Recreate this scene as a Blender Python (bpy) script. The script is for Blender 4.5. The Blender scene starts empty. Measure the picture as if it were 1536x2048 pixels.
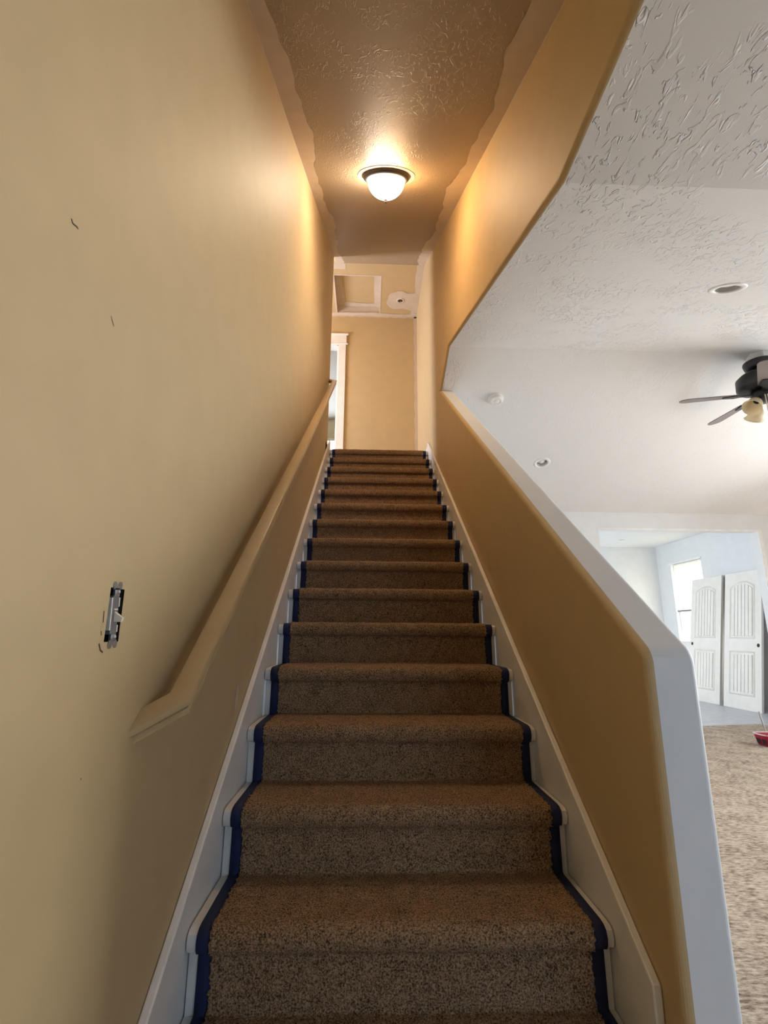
import bpy, bmesh, math, random
import numpy as np
from mathutils import Vector, Matrix

random.seed(7)
rng = np.random.default_rng(7)
S = bpy.context.scene
COL = S.collection

# ------------------------------------------------------------------ camera
F_PX, PITCH, YAW, ROLL, EYE = 1000.0, 0.23967, 0.03072, 0.00657, 1.057
fw = Vector((math.sin(YAW)*math.cos(PITCH), math.cos(YAW)*math.cos(PITCH), math.sin(PITCH)))
rt = Vector((math.cos(YAW), -math.sin(YAW), 0))
up = rt.cross(fw)
r2 = math.cos(ROLL)*rt + math.sin(ROLL)*up
u2 = math.cos(ROLL)*up - math.sin(ROLL)*rt
cam = bpy.data.cameras.new('camera'); co = bpy.data.objects.new('camera', cam); COL.objects.link(co)
co.matrix_world = Matrix(((r2.x, u2.x, -fw.x, 0), (r2.y, u2.y, -fw.y, 0), (r2.z, u2.z, -fw.z, EYE), (0, 0, 0, 1)))
cam.sensor_fit = 'VERTICAL'; cam.sensor_height = 36.0; cam.lens = F_PX*36.0/2048.0
cam.clip_start = 0.02
S.camera = co

# ------------------------------------------------------------------ world, lights, exposure
S.view_settings.view_transform = 'Standard'; S.view_settings.look = 'None'
S.view_settings.gamma = 1.0; S.view_settings.use_curve_mapping = False
S.view_settings.exposure = 0.7
W = bpy.data.worlds.new('world'); S.world = W; W.use_nodes = True
W.node_tree.nodes['Background'].inputs[0].default_value = (0.80, 0.90, 1.0, 1)
W.node_tree.nodes['Background'].inputs[1].default_value = 1.0

def area(name, loc, direction, w, h, power, color, spread=math.pi):
    l = bpy.data.lights.new(name, 'AREA'); l.shape = 'RECTANGLE'; l.size = w; l.size_y = h
    l.energy = power; l.color = color; l.spread = spread
    o = bpy.data.objects.new(name, l); COL.objects.link(o); o.location = loc
    o.rotation_euler = Vector(direction).to_track_quat('-Z', 'Y').to_euler()
    return o
def point(name, loc, power, color, r=0.06):
    l = bpy.data.lights.new(name, 'POINT'); l.energy = power; l.color = color; l.shadow_soft_size = r
    o = bpy.data.objects.new(name, l); COL.objects.link(o); o.location = loc
    return o
area('daylight_living_window', (5.76, 3.9, 1.65), (-1, -0.4, 0.0), 2.0, 1.8, 68, (0.89, 0.95, 1.0), math.radians(150))
area('daylight_near_window', (5.76, 2.15, 1.1), (-1, 0, -0.32), 1.2, 1.0, 25, (0.93, 0.97, 1.0), math.radians(84))
area('daylight_front_window', (2.6, -2.75, 1.1), (-0.35, 1, -0.35), 2.4, 1.3, 11, (0.36, 0.62, 1.0), math.radians(100))
area('daylight_far_window', (6.30, 9.3, 1.6), (-1, 0, 0), 0.9, 1.5, 16, (0.95, 0.98, 1.0))
area('far_room_fill_light', (1.20, 8.2, 1.2), (1, 0, 0), 2.0, 1.5, 98, (0.78, 0.89, 1.0))  # added fill that brightens the far room from an unseen side
area('daylight_bedroom_window', (-0.75, 9.95, 4.4), (0, -1, 0), 1.1, 1.2, 24, (0.97, 0.98, 1.0))
area('daylight_hall_window', (-2.50, 5.45, 3.9), (1, 0, 0), 0.9, 1.3, 82, (0.84, 0.88, 1.0))
point('hall_lamp_bulb', (-1.45, 5.72, 5.18), 7, (1.0, 0.60, 0.28), 0.08)
sun = bpy.data.lights.new('sun', 'SUN'); sun.energy = 30; sun.angle = 0.01; sun.color = (1.0, 0.97, 0.94)
so = bpy.data.objects.new('sun', sun); COL.objects.link(so); so.location = (9, 3, 7)
so.rotation_euler = Vector((-0.50, 0.05, -0.86)).to_track_quat('-Z', 'Y').to_euler()

# ------------------------------------------------------------------ node helpers
def new_mat(name):
    m = bpy.data.materials.new(name); m.use_nodes = True
    nt = m.node_tree; nt.nodes.clear()
    out = nt.nodes.new('ShaderNodeOutputMaterial'); b = nt.nodes.new('ShaderNodeBsdfPrincipled')
    nt.links.new(b.outputs[0], out.inputs[0])
    return m, nt, b, out
def noise(nt, scale, detail=2.0, rough=0.5, dist=0.0, vec=None, stretch=None):
    tc = nt.nodes.new('ShaderNodeTexCoord'); src = tc.outputs['Object']
    if stretch:
        mp = nt.nodes.new('ShaderNodeMapping'); nt.links.new(src, mp.inputs[0])
        mp.inputs['Scale'].default_value = stretch[0]; mp.inputs['Rotation'].default_value = stretch[1]
        src = mp.outputs[0]
    n = nt.nodes.new('ShaderNodeTexNoise'); nt.links.new(src, n.inputs['Vector'])
    n.inputs['Scale'].default_value = scale; n.inputs['Detail'].default_value = detail
    n.inputs['Roughness'].default_value = rough; n.inputs['Distortion'].default_value = dist
    return n.outputs['Fac']
def ramp(nt, fac, stops):
    r = nt.nodes.new('ShaderNodeValToRGB'); nt.links.new(fac, r.inputs[0])
    e = r.color_ramp.elements
    while len(e) < len(stops): e.new(0.5)
    for i, (p, c) in enumerate(stops):
        e[i].position = p; e[i].color = (c[0], c[1], c[2], 1) if len(c) == 3 else c
    return r.outputs[0]
def bump(nt, height, strength, dist, prev=None):
    b = nt.nodes.new('ShaderNodeBump'); nt.links.new(height, b.inputs['Height'])
    b.inputs['Strength'].default_value = strength; b.inputs['Distance'].default_value = dist
    if prev is not None: nt.links.new(prev, b.inputs['Normal'])
    return b.outputs[0]
def plain(name, col, rough=0.5, metal=0.0, var=0.06, bscale=None, bstr=0.1, spec=0.5):
    m, nt, b, out = new_mat(name)
    f = noise(nt, 9.0, 3)
    c = ramp(nt, f, [(0.3, [v*(1-var) for v in col]), (0.7, [min(1, v*(1+var)) for v in col])])
    nt.links.new(c, b.inputs['Base Color'])
    b.inputs['Roughness'].default_value = rough; b.inputs['Metallic'].default_value = metal
    b.inputs['Specular IOR Level'].default_value = spec
    if bscale: nt.links.new(bump(nt, noise(nt, bscale, 2), bstr, 0.002), b.inputs['Normal'])
    return m
def knockdown(name, col, rough, scale=34.0, strength=0.9, depth=0.004):
    """hand-trowelled ceiling texture: flattened ridges in patches"""
    m, nt, b, out = new_mat(name)
    b.inputs['Base Color'].default_value = (*col, 1); b.inputs['Roughness'].default_value = rough
    rid = noise(nt, scale, 2.0, 0.5, 1.6, stretch=((1.0, 0.42, 0.7), (0, 0, 0.6)))
    r1 = ramp(nt, rid, [(0.56, (0, 0, 0)), (0.62, (1, 1, 1))])
    pat = ramp(nt, noise(nt, 3.1, 2.0), [(0.40, (0, 0, 0)), (0.56, (1, 1, 1))])
    mu = nt.nodes.new('ShaderNodeMath'); mu.operation = 'MULTIPLY'
    nt.links.new(r1, mu.inputs[0]); nt.links.new(pat, mu.inputs[1])
    n1 = bump(nt, mu.outputs[0], strength, depth)
    n2 = bump(nt, noise(nt, 160, 2), 0.08, 0.002, n1)
    nt.links.new(n2, b.inputs['Normal'])
    return m
def carpet_mat(name, dark, mid, light, scale, bstr, stretch=None, lump=0.35, lo=0.33, hi=0.69):
    m, nt, b, out = new_mat(name)
    f1 = noise(nt, scale, 3.0, 0.65, stretch=stretch)
    f2 = noise(nt, scale*0.12, 2.0)
    mx = nt.nodes.new('ShaderNodeMath'); mx.operation = 'MULTIPLY_ADD'
    nt.links.new(f2, mx.inputs[0]); mx.inputs[1].default_value = lump; nt.links.new(f1, mx.inputs[2])
    c = ramp(nt, mx.outputs[0], [(lo+lump*0.5, dark), (0.49+lump*0.5, mid), (hi+lump*0.5, light)])
    nt.links.new(c, b.inputs['Base Color']); b.inputs['Roughness'].default_value = 0.95
    b.inputs['Specular IOR Level'].default_value = 0.1
    b.inputs['Sheen Weight'].default_value = 0.06; b.inputs['Sheen Roughness'].default_value = 0.5
    nt.links.new(bump(nt, f1, bstr, 0.008), b.inputs['Normal'])
    return m
def emit(name, col, strength):
    m, nt, b, out = new_mat(name)
    b.inputs['Base Color'].default_value = (*col, 1)
    b.inputs['Emission Color'].default_value = (*col, 1); b.inputs['Emission Strength'].default_value = strength
    return m
def thin_glass(name):
    m, nt, b, out = new_mat(name); nt.nodes.remove(b)
    t = nt.nodes.new('ShaderNodeBsdfTransparent'); g = nt.nodes.new('ShaderNodeBsdfGlossy'); g.inputs['Roughness'].default_value = 0.02
    mx = nt.nodes.new('ShaderNodeMixShader'); mx.inputs[0].default_value = 0.06
    nt.links.new(t.outputs[0], mx.inputs[1]); nt.links.new(g.outputs[0], mx.inputs[2]); nt.links.new(mx.outputs[0], out.inputs[0])
    return m
def translucent(name, col, fac=0.5):
    m, nt, b, out = new_mat(name)
    b.inputs['Base Color'].default_value = (*col, 1); b.inputs['Roughness'].default_value = 0.6
    t = nt.nodes.new('ShaderNodeBsdfTranslucent'); t.inputs[0].default_value = (*col, 1)
    mx = nt.nodes.new('ShaderNodeMixShader'); mx.inputs[0].default_value = fac
    nt.links.new(b.outputs[0], mx.inputs[1]); nt.links.new(t.outputs[0], mx.inputs[2]); nt.links.new(mx.outputs[0], out.inputs[0])
    return m

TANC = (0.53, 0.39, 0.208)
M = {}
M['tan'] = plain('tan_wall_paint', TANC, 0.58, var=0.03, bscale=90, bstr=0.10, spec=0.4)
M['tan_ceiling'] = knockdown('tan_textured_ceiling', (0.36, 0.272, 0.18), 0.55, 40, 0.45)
M['mud'] = plain('bare_joint_compound', (0.60, 0.50, 0.40), 0.75, var=0.05)
M['white'] = plain('white_wall_paint', (0.72, 0.72, 0.71), 0.55, var=0.02, bscale=120, bstr=0.06)
M['white_ceiling'] = knockdown('white_textured_ceiling', (0.74, 0.73, 0.71), 0.6, 33, 1.0, 0.0055)
M['fine_ceiling'] = knockdown('white_fine_textured_ceiling', (0.74, 0.73, 0.71), 0.6, 42, 0.8, 0.0022)
M['trim'] = plain('white_trim_paint', (0.78, 0.75, 0.70), 0.38, var=0.05)
M['tread'] = plain('white_stair_paint', (0.62, 0.60, 0.56), 0.5, var=0.10)
M['carpet'] = carpet_mat('brown_stair_carpet', (0.060, 0.031, 0.013), (0.31, 0.187, 0.098), (0.58, 0.385, 0.22), 240, 1.0, lump=0.13, lo=0.36, hi=0.67)
M['binding'] = plain('navy_binding_tape', (0.006, 0.012, 0.055), 0.8, var=0.25, bscale=400, bstr=0.3)
M['shag'] = carpet_mat('beige_shag_carpet', (0.17, 0.118, 0.08), (0.42, 0.325, 0.24), (0.63, 0.53, 0.42), 55, 1.0, ((0.5, 1.3, 1), (0, 0, 0.25)))
M['vinyl'] = plain('pale_vinyl_floor', (0.50, 0.50, 0.53), 0.35, var=0.12)
M['rail'] = plain('tan_rail_enamel', (0.50, 0.355, 0.18), 0.24, var=0.03)
M['bronze'] = plain('dark_bronze_metal', (0.055, 0.052, 0.058), 0.4, 0.3)
M['black'] = plain('black_enamel', (0.012, 0.012, 0.014), 0.4)
M['blade'] = plain('taupe_fan_blade', (0.20, 0.165, 0.155), 0.45, var=0.1)
M['amber'] = translucent('amber_frosted_glass', (0.84, 0.74, 0.54), 0.4)
M['steel'] = plain('galvanised_steel', (0.55, 0.55, 0.56), 0.35, 0.9)
M['ivory'] = plain('ivory_plastic', (0.78, 0.70, 0.58), 0.4)
M['grey_plastic'] = plain('grey_switch_body', (0.16, 0.145, 0.14), 0.5)
M['dark_box_hole'] = plain('dark_plastic_and_hole_shade', (0.014, 0.011, 0.009), 0.7)  # switch box plastic, also the painted shade of holes and cutouts
M['white_plastic'] = plain('white_plastic', (0.80, 0.79, 0.76), 0.4)
M['lens'] = plain('grey_light_lens', (0.58, 0.57, 0.56), 0.4)
M['rail_grey'] = plain('grey_shade_rail', (0.22, 0.22, 0.25), 0.5)
M['door'] = plain('primed_door_white', (0.80, 0.75, 0.68), 0.5, var=0.03)
M['groove'] = plain('door_edge_wood', (0.25, 0.16, 0.11), 0.7)
M['beige'] = plain('beige_bedroom_paint', (0.66, 0.56, 0.36), 0.6)
M['red'] = plain('red_basket_plastic', (0.42, 0.016, 0.045), 0.35)
M['pink'] = plain('pale_pink_rim', (0.80, 0.66, 0.68), 0.5)
M['glass'] = thin_glass('clear_window_glass')
M['shade'] = translucent('pale_yellow_shade', (0.88, 0.84, 0.68), 0.6)
M['wood'] = plain('brown_wood', (0.18, 0.10, 0.055), 0.6)
M['bare'] = plain('scuffed_dark_mark', (0.06, 0.04, 0.025), 0.8)

# ------------------------------------------------------------------ mesh helpers
def obj(name, verts, faces, mat, parent=None, smooth=False, mats=None, fmats=None):
    me = bpy.data.meshes.new(name)
    me.from_pydata([tuple(v) for v in verts], [], faces)
    for m in (mats or [mat]): me.materials.append(m)
    if fmats is not None: me.polygons.foreach_set('material_index', fmats)
    if smooth: me.polygons.foreach_set('use_smooth', [True]*len(me.polygons))
    me.update()
    o = bpy.data.objects.new(name, me); COL.objects.link(o)
    if parent: o.parent = parent
    return o
class MB:
    """collects shapes for ONE mesh object"""
    def __init__(s): s.v = []; s.f = []; s.m = []
    def add(s, v, f, mi=0):
        n = len(s.v); s.v += [tuple(p) for p in v]; s.f += [tuple(i+n for i in q) for q in f]; s.m += [mi]*len(f); return s
    def box(s, a, b, mi=0):
        (x0, y0, z0), (x1, y1, z1) = a, b
        v = [(x0,y0,z0),(x1,y0,z0),(x1,y1,z0),(x0,y1,z0),(x0,y0,z1),(x1,y0,z1),(x1,y1,z1),(x0,y1,z1)]
        return s.add(v, [(0,3,2,1),(4,5,6,7),(0,1,5,4),(1,2,6,5),(2,3,7,6),(3,0,4,7)], mi)
    def quad(s, a, b, c, d, mi=0): return s.add([a, b, c, d], [(0,1,2,3)], mi)
    def poly(s, pts, mi=0): return s.add(pts, [tuple(range(len(pts)))], mi)
    def prism(s, pts, ext, mi=0):
        """closed polygon pts (3D) extruded by vector ext"""
        n = len(pts); e = Vector(ext)
        v = [Vector(p) for p in pts] + [Vector(p)+e for p in pts]
        f = [tuple(range(n))[::-1], tuple(range(n, 2*n))] + [(i, (i+1) % n, n+(i+1) % n, n+i) for i in range(n)]
        return s.add(v, f, mi)
    def lathe(s, prof, seg=32, mat=None, mi=0):
        """prof = [(r,z)], axis z; mat = Matrix"""
        mat = mat or Matrix.Identity(4); v = []; f = []
        for r, z in prof:
            for k in range(seg):
                a = 2*math.pi*k/seg; v.append(mat @ Vector((r*math.cos(a), r*math.sin(a), z)))
        for i in range(len(prof)-1):
            for k in range(seg):
                f.append((i*seg+k, i*seg+(k+1) % seg, (i+1)*seg+(k+1) % seg, (i+1)*seg+k))
        return s.add(v, f, mi)
    def tube(s, pts, r, seg=10, mi=0):
        pts = [Vector(p) for p in pts]; v = []; f = []
        for i, p in enumerate(pts):
            d = (pts[min(i+1, len(pts)-1)]-pts[max(i-1, 0)]).normalized()
            a = d.orthogonal().normalized(); b = d.cross(a)
            for k in range(seg):
                t = 2*math.pi*k/seg; v.append(p + r*(math.cos(t)*a+math.sin(t)*b))
        for i in range(len(pts)-1):
            for k in range(seg): f.append((i*seg+k, i*seg+(k+1) % seg, (i+1)*seg+(k+1) % seg, (i+1)*seg+k))
        f += [tuple(range(seg))[::-1], tuple(range((len(pts)-1)*seg, len(pts)*seg))]
        return s.add(v, f, mi)
    def build(s, name, mat, parent=None, smooth=False, mats=None, bevel=0):
        o = obj(name, s.v, s.f, mat, parent, smooth, mats, s.m if mats else None)
        if bevel:
            bv = o.modifiers.new('bevel', 'BEVEL'); bv.width = bevel; bv.segments = 2; bv.limit_method = 'ANGLE'
            if not smooth: bv.harden_normals = False
        return o
def smooth_angle(o, deg=40):
    me = o.data; me.polygons.foreach_set('use_smooth', [True]*len(me.polygons))
    bm = bmesh.new(); bm.from_mesh(me)
    for e in bm.edges:
        if len(e.link_faces) == 2 and e.calc_face_angle(0) > math.radians(deg): e.smooth = False
    bm.to_mesh(me); bm.free(); return o
def struct(o, label=None, cat=None):
    o['kind'] = 'structure'
    if label: o['label'] = label
    if cat: o['category'] = cat
    return o
def tag(o, label, cat, group=None):
    o['label'] = label; o['category'] = cat
    if group: o['group'] = group
    return o
def thing(name, loc, label, cat, group=None, rot=None):
    o = bpy.data.objects.new(name, None); COL.objects.link(o); o.location = loc; o.empty_display_size = 0.1
    if rot: o.rotation_euler = rot
    return tag(o, label, cat, group)
def lerp(a, b, t): return a+(b-a)*t

# ------------------------------------------------------------------ key dimensions
XL, XR, XO = -0.445, 0.637, 0.760          # stairwell walls, outer face of the half wall
RISE, RUN = 0.185, 0.255
def nose_y(n): return 0.898 + RUN*n
def tread_z(n): return RISE*n
LAND = 2.96; YBACK = 6.25; ZTOP = 5.457; YTOP = 5.225
def slope_z(y): return 3.152 + 0.577*(y-1.23)
Y0S = 1.23 + (2.572-3.152)/0.577            # where the sloped ceiling starts
ZA = 2.572                                  # living-room flat ceiling / wall height
YA, YR, ZR, YF = 1.384, 3.72, 3.400, 6.055
XRW = 5.60; XFR = 6.05; YFRONT = -2.6
def topz(y): return ZA if y < Y0S else min(slope_z(y), ZTOP)

# ------------------------------------------------------------------ left wall (with the bare switch hole)
WEND = 4.92
def wall_piece(mb, y0, y1, zb=0.0, zt=None):
    ys = [y0] + [y for y in (Y0S, YTOP) if y0 < y < y1] + [y1]
    pts = [(XL, y0, zb), (XL, y1, zb)] + ([(XL, y, topz(y)) for y in reversed(ys)] if zt is None else [(XL, y1, zt), (XL, y0, zt)])
    mb.poly(pts)
SWY, SWZ = 0.912, 1.087
h0, h1, v0, v1 = SWY-0.0245, SWY+0.0255, SWZ-0.046, SWZ+0.046
mb = MB()
wall_piece(mb, YFRONT, h0); wall_piece(mb, h1, WEND)
wall_piece(mb, h0, h1, 0.0, v0); wall_piece(mb, h0, h1, v1)
xb = XL-0.12
mb.poly([(xb, YFRONT, 0), (xb, YFRONT, ZA), (xb, Y0S, ZA), (xb, WEND, topz(WEND)), (xb, WEND, 0)])
mb.quad((XL, WEND, 0), (xb, WEND, 0), (xb, WEND, topz(WEND)), (XL, WEND, topz(WEND)))
# thin pale joint line at the ceiling, and small scuffs
N = 90
for i in range(N):
    y0, y1 = lerp(Y0S, WEND, i/N), lerp(Y0S, WEND, (i+1)/N)
    wa = 0.006+0.007*abs(math.sin(i*1.7)*math.cos(i*.61)); wb = 0.006+0.007*abs(math.sin((i+1)*1.7)*math.cos((i+1)*.61))
    x = XL+0.0008
    mb.quad((x, y0, topz(y0)-wa), (x, y1, topz(y1)-wb), (x, y1, topz(y1)), (x, y0, topz(y0)), 1)
def mark(mb, pts, w, mi):
    x = XL+0.0007
    for (ya, za), (yb, zb_) in zip(pts[:-1], pts[1:]):
        d = Vector((yb-ya, zb_-za)); n = Vector((-d.y, d.x)).normalized()*w/2
        mb.quad((x, ya-n.x, za-n.y), (x, yb-n.x, zb_-n.y), (x, yb+n.x, zb_+n.y), (x, ya+n.x, za+n.y), mi)
e = EYE
mark(mb, [(0.628, 0.592+e), (0.633, 0.588+e), (0.644, 0.592+e), (0.646, 0.590+e)], 0.0022, 2)
mark(mb, [(0.764, 0.524+e), (0.770, 0.519+e), (0.777, 0.513+e)], 0.0014, 2)
mark(mb, [(0.872, -0.2225+e), (0.874, -0.2235+e)], 0.003, 2)
mark(mb, [(0.874, 0.035+e), (0.876, 0.016+e)], 0.0022, 2)
mark(mb, [(0.873, 0.002+e), (0.876, -0.005+e)], 0.0020, 2)
mark(mb, [(0.872, -0.018+e), (0.879, -0.029+e), (0.888, -0.033+e)], 0.0028, 2)
# pale filler patch above the skirt
mb.poly([(XL+0.0008, 1.83+0.02*math.cos(t)*1.0, 0.845+0.035*math.sin(t)+0.7*0.02*math.cos(t)) for t in np.linspace(0, 2*math.pi, 14)[:-1]], 1)
struct(mb.build('wall_left', None, mats=[M['tan'], M['mud'], M['bare']]), 'tall tan stairwell wall carrying the handrail and bare switch', 'wall')

# ------------------------------------------------------------------ partition wall on the right with its big sloping opening
def fillet(path, idx, r, n=6):
    a, b, c = (np.array(path[i], float) for i in (idx-1, idx, idx+1))
    u, w = (a-b)/np.linalg.norm(a-b), (c-b)/np.linalg.norm(c-b)
    ang = math.acos(float(u@w)); t = r/math.tan(ang/2)
    p0, p1 = b+u*t, b+w*t; bis = (u+w)/np.linalg.norm(u+w); cen = b+bis*r/math.sin(ang/2)
    a0 = math.atan2(*(p0-cen)[::-1]); a1 = math.atan2(*(p1-cen)[::-1])
    d = (a1-a0+math.pi) % (2*math.pi)-math.pi
    arc = [tuple(cen+r*np.array((math.cos(a0+d*k/n), math.sin(a0+d*k/n)))) for k in range(n+1)]
    return path[:idx]+arc+path[idx+1:]
path = [(1.175, 0.0), (1.175, 1.020), (4.186, ZR-(4.186-YR)*(ZR-ZA)/(YR-YA)), (YR, ZR), (YA, ZA), (Y0S, ZA)]
path = fillet(path, 1, 0.055)
iV = next(i for i, p in enumerate(path) if abs(p[0]-4.186) < 1e-6)
def offset(path, d):
    P = [np.array(p, float) for p in path]; out = []
    for i, p in enumerate(P):
        ds = []
        if i > 0: ds.append((P[i]-P[i-1])/np.linalg.norm(P[i]-P[i-1]))
        if i < len(P)-1: ds.append((P[i+1]-P[i])/np.linalg.norm(P[i+1]-P[i]))
        ns = [np.array((q[1], -q[0])) for q in ds]
        m = sum(ns); m = m/(m@ns[0]) if len(ns) == 2 else ns[0]
        out.append(p+m*d)
    return out
R0 = 0.020
rows = []                                   # (x, path, zone)
for k in range(7):
    t = math.pi/2*k/6; rows.append((XR+R0*(1-math.cos(t)), offset(path, R0*(1-math.sin(t)))))
n_in = len(rows)
for k in range(7):
    t = math.pi/2*k/6
    full = offset(path, R0*(1-math.cos(t)))
    pts = [full[i] if i < iV else np.array(path[i]) for i in range(len(path))]
    dc = np.array(path[iV])-np.array(path[iV+1]); dc /= np.linalg.norm(dc)      # the corner slides along the ceiling line
    dk = np.array(path[iV])-np.array(path[iV-1]); dk /= np.linalg.norm(dk)
    pts[iV] = np.array(path[iV])+dc*(R0*(1-math.cos(t))/(dc@np.array((dk[1], -dk[0]))))
    rows.append((XO-R0*(1-math.sin(t)), pts))
mb = MB()
base = [(YTOP, ZTOP), (YBACK, ZTOP), (YBACK, 0.0)]
inner = [(XR, float(p[0]), float(p[1])) for p in rows[0][1]]
mb.poly(inner + [(XR, *b) for b in base], 0)
outer = [(XO, float(p[0]), float(p[1])) for p in rows[-1][1]]
mb.poly((outer + [(XO, *b) for b in base])[::-1], 1)
for j in range(len(rows)-1):
    (xa, pa), (xc, pc) = rows[j], rows[j+1]
    for i in range(len(path)-1):
        mi = 0 if j < n_in-1 else (1 if i < iV else 2)
        mb.quad((xa, *pa[i]), (xc, *pc[i]), (xc, *pc[i+1]), (xa, *pa[i+1]), mi)
for i in range(N):                          # thin pale line along the ceiling joint
    y0, y1 = lerp(Y0S, YTOP, i/N), lerp(Y0S, YTOP, (i+1)/N)
    wa = 0.006+0.007*abs(math.sin(i*1.3)*math.cos(i*.47)); wb = 0.006+0.007*abs(math.sin((i+1)*1.3)*math.cos((i+1)*.47))
    x = XR-0.0008
    mb.quad((x, y0, topz(y0)-wa), (x, y1, topz(y1)-wb), (x, y1, topz(y1)), (x, y0, topz(y0)), 3)
o = mb.build('wall_right', None, mats=[M['tan'], M['white'], M['white_ceiling'], M['mud']])
wn = o.modifiers.new('weighted', 'WEIGHTED_NORMAL'); wn.keep_sharp = True; wn.weight = 100
struct(smooth_angle(o, 35), 'stair half wall with rounded white cap, open to the living room', 'wall')

# ------------------------------------------------------------------ landing back wall with doorway
DX0, DX1, DZ = -1.26, -0.452, LAND+2.02
mb = MB()
yb = YBACK+0.12
mb.box((DX1, YBACK, LAND-0.2), (XO, yb, ZTOP)).box((-2.3, YBACK, LAND-0.2), (DX0, yb, ZTOP)).box((DX0, YBACK, DZ), (DX1, yb, ZTOP))
for i in range(30):                         # pale strip at the ceiling and the right corner
    a, b = i/30, (i+1)/30
    wa, wb = 0.018+0.014*math.sin(i*2.1)**2, 0.018+0.014*math.sin((i+1)*2.1)**2
    xa, xc = lerp(-0.6, XR, a), lerp(-0.6, XR, b); y = YBACK-0.0008
    mb.quad((xa, y, ZTOP-wa), (xc, y, ZTOP-wb), (xc, y, ZTOP), (xa, y, ZTOP), 1)
    za, zc = lerp(LAND, ZTOP, a), lerp(LAND, ZTOP, b)
    mb.quad((XR-wa*1.1-0.012, y, za), (XR-0.002, y, za), (XR-0.002, y, zc), (XR-wb*1.1-0.012, y, zc), 1)
struct(mb.build('wall_back', None, mats=[M['tan'], M['mud']]), 'pinkish tan wall at the top of the stairs', 'wall')
mb = MB()
mb.box((-2.42, 4.6, LAND-0.2), (-2.3, 5.0, ZTOP)).box((-2.42, 5.9, LAND-0.2), (-2.3, yb, ZTOP)).box((-2.42, 5.0, LAND-0.2), (-2.3, 5.9, 3.25)).box((-2.42, 5.0, 4.6), (-2.3, 5.9, ZTOP)).box((-2.42, 4.6, LAND-0.2), (xb, 4.72, ZTOP))
struct(mb.build('wall_hall', M['tan']), 'tan hall wall beyond the stair head', 'wall')

# doorway casing at the landing (door_1)
d1 = thing('door_1', (0, 0, 0), 'white cased doorway at the top of the stairs, bright room beyond', 'doorway'); struct(d1)
MB().box((DX1-0.02, YBACK-0.005, LAND), (DX1, yb, DZ)).box((DX0, YBACK-0.005, LAND), (DX0+0.02, yb, DZ)).box((DX0, YBACK-0.005, DZ-0.02), (DX1, yb, DZ)).build('door_jamb', M['white'], d1)
MB().box((DX1-0.006, YBACK-0.02, LAND), (DX1+0.098, YBACK, DZ)).build('door_casing', M['trim'], d1, bevel=0.003)
MB().box((DX0-0.098, YBACK-0.02, LAND), (DX0+0.006, YBACK, DZ)).build('door_casing', M['trim'], d1, bevel=0.003)
hd = MB().box((DX0-0.105, YBACK-0.024, DZ), (DX1+0.105, YBACK, DZ+0.14)).build('head_casing', M['trim'], d1, bevel=0.002)
MB().box((DX0-0.13, YBACK-0.034, DZ+0.14), (DX1+0.13, YBACK, DZ+0.165)).build('head_cap', M['trim'], hd, bevel=0.004)
MB().box((DX0-0.125, YBACK-0.032, DZ-0.004), (DX1+0.125, YBACK, DZ+0.016)).build('head_fillet', M['trim'], hd, bevel=0.004)

# upstairs room seen through the doorway
YB2 = 9.8
mb = MB()
mb.box((-2.6, yb, LAND-0.1), (-2.5, YB2, ZTOP), 1).box((0.9, yb, LAND-0.1), (1.0, YB2, ZTOP), 1)
wx0, wx1, wz0, wz1 = -1.35, -0.15, LAND+0.85, 5.02
mb.box((-2.6, YB2, LAND-0.1), (wx0, YB2+0.1, ZTOP), 0).box((wx1, YB2, LAND-0.1), (1.0, YB2+0.1, ZTOP), 0)
mb.box((wx0, YB2, LAND-0.1), (wx1, YB2+0.1, wz0), 0).box((wx0, YB2, wz1), (wx1, YB2+0.1, ZTOP), 0)
struct(mb.build('wall_bedroom', None, mats=[M['beige'], M['white']]), 'beige wall of the room beyond the landing doorway', 'wall')
struct(MB().box((-2.6, yb, ZTOP), (1.0, YB2+0.1, ZTOP+0.05)).build('ceiling_bedroom', M['white']), 'white ceiling seen through the landing doorway', 'ceiling')
struct(MB().box((-2.6, yb, LAND-0.1), (1.0, YB2+0.1, LAND)).build('floor_bedroom', M['shag']), 'floor of the upstairs room', 'floor')
w3 = thing('window_3', (0, 0, 0), 'upstairs window glimpsed low through the landing doorway', 'window'); struct(w3)
def window_frame(root, axis, fixed, a0, a1, z0, z1, depth, w=0.05, mullion=False, casing=0.0):
    """frame bars of a window in plane axis=fixed"""
    mb = MB()
    def bar(p0, p1, q0, q1):
        if axis == 'x': mb.box((fixed, p0, q0), (fixed+depth, p1, q1))
        else: mb.box((p0, fixed, q0), (p1, fixed+depth, q1))
    bar(a0, a0+w, z0, z1); bar(a1-w, a1, z0, z1); bar(a0+w, a1-w, z0, z0+w); bar(a0+w, a1-w, z1-w, z1)
    zm = (z0+z1)/2; bar(a0+w, a1-w, zm-w/2, zm+w/2)
    if mullion: bar((a0+a1)/2-w/2, (a0+a1)/2+w/2, z0+w, z1-w)
    mb.build('window_frame', M['white_plastic'], root, bevel=0.003)
    g = MB()
    if axis == 'x': g.quad((fixed+depth/2, a0, z0), (fixed+depth/2, a1, z0), (fixed+depth/2, a1, z1), (fixed+depth/2, a0, z1))
    else: g.quad((a0, fixed+depth/2, z0), (a1, fixed+depth/2, z0), (a1, fixed+depth/2, z1), (a0, fixed+depth/2, z1))
    g.build('glass_pane', M['glass'], root)
window_frame(w3, 'y', YB2+0.02, wx0, wx1, wz0, wz1, 0.05)
w6 = thing('window_6', (0, 0, 0), 'hall window round the corner at the stair head', 'window'); struct(w6)
window_frame(w6, 'x', -2.40, 5.0, 5.9, 3.25, 4.6, 0.05)

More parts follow.
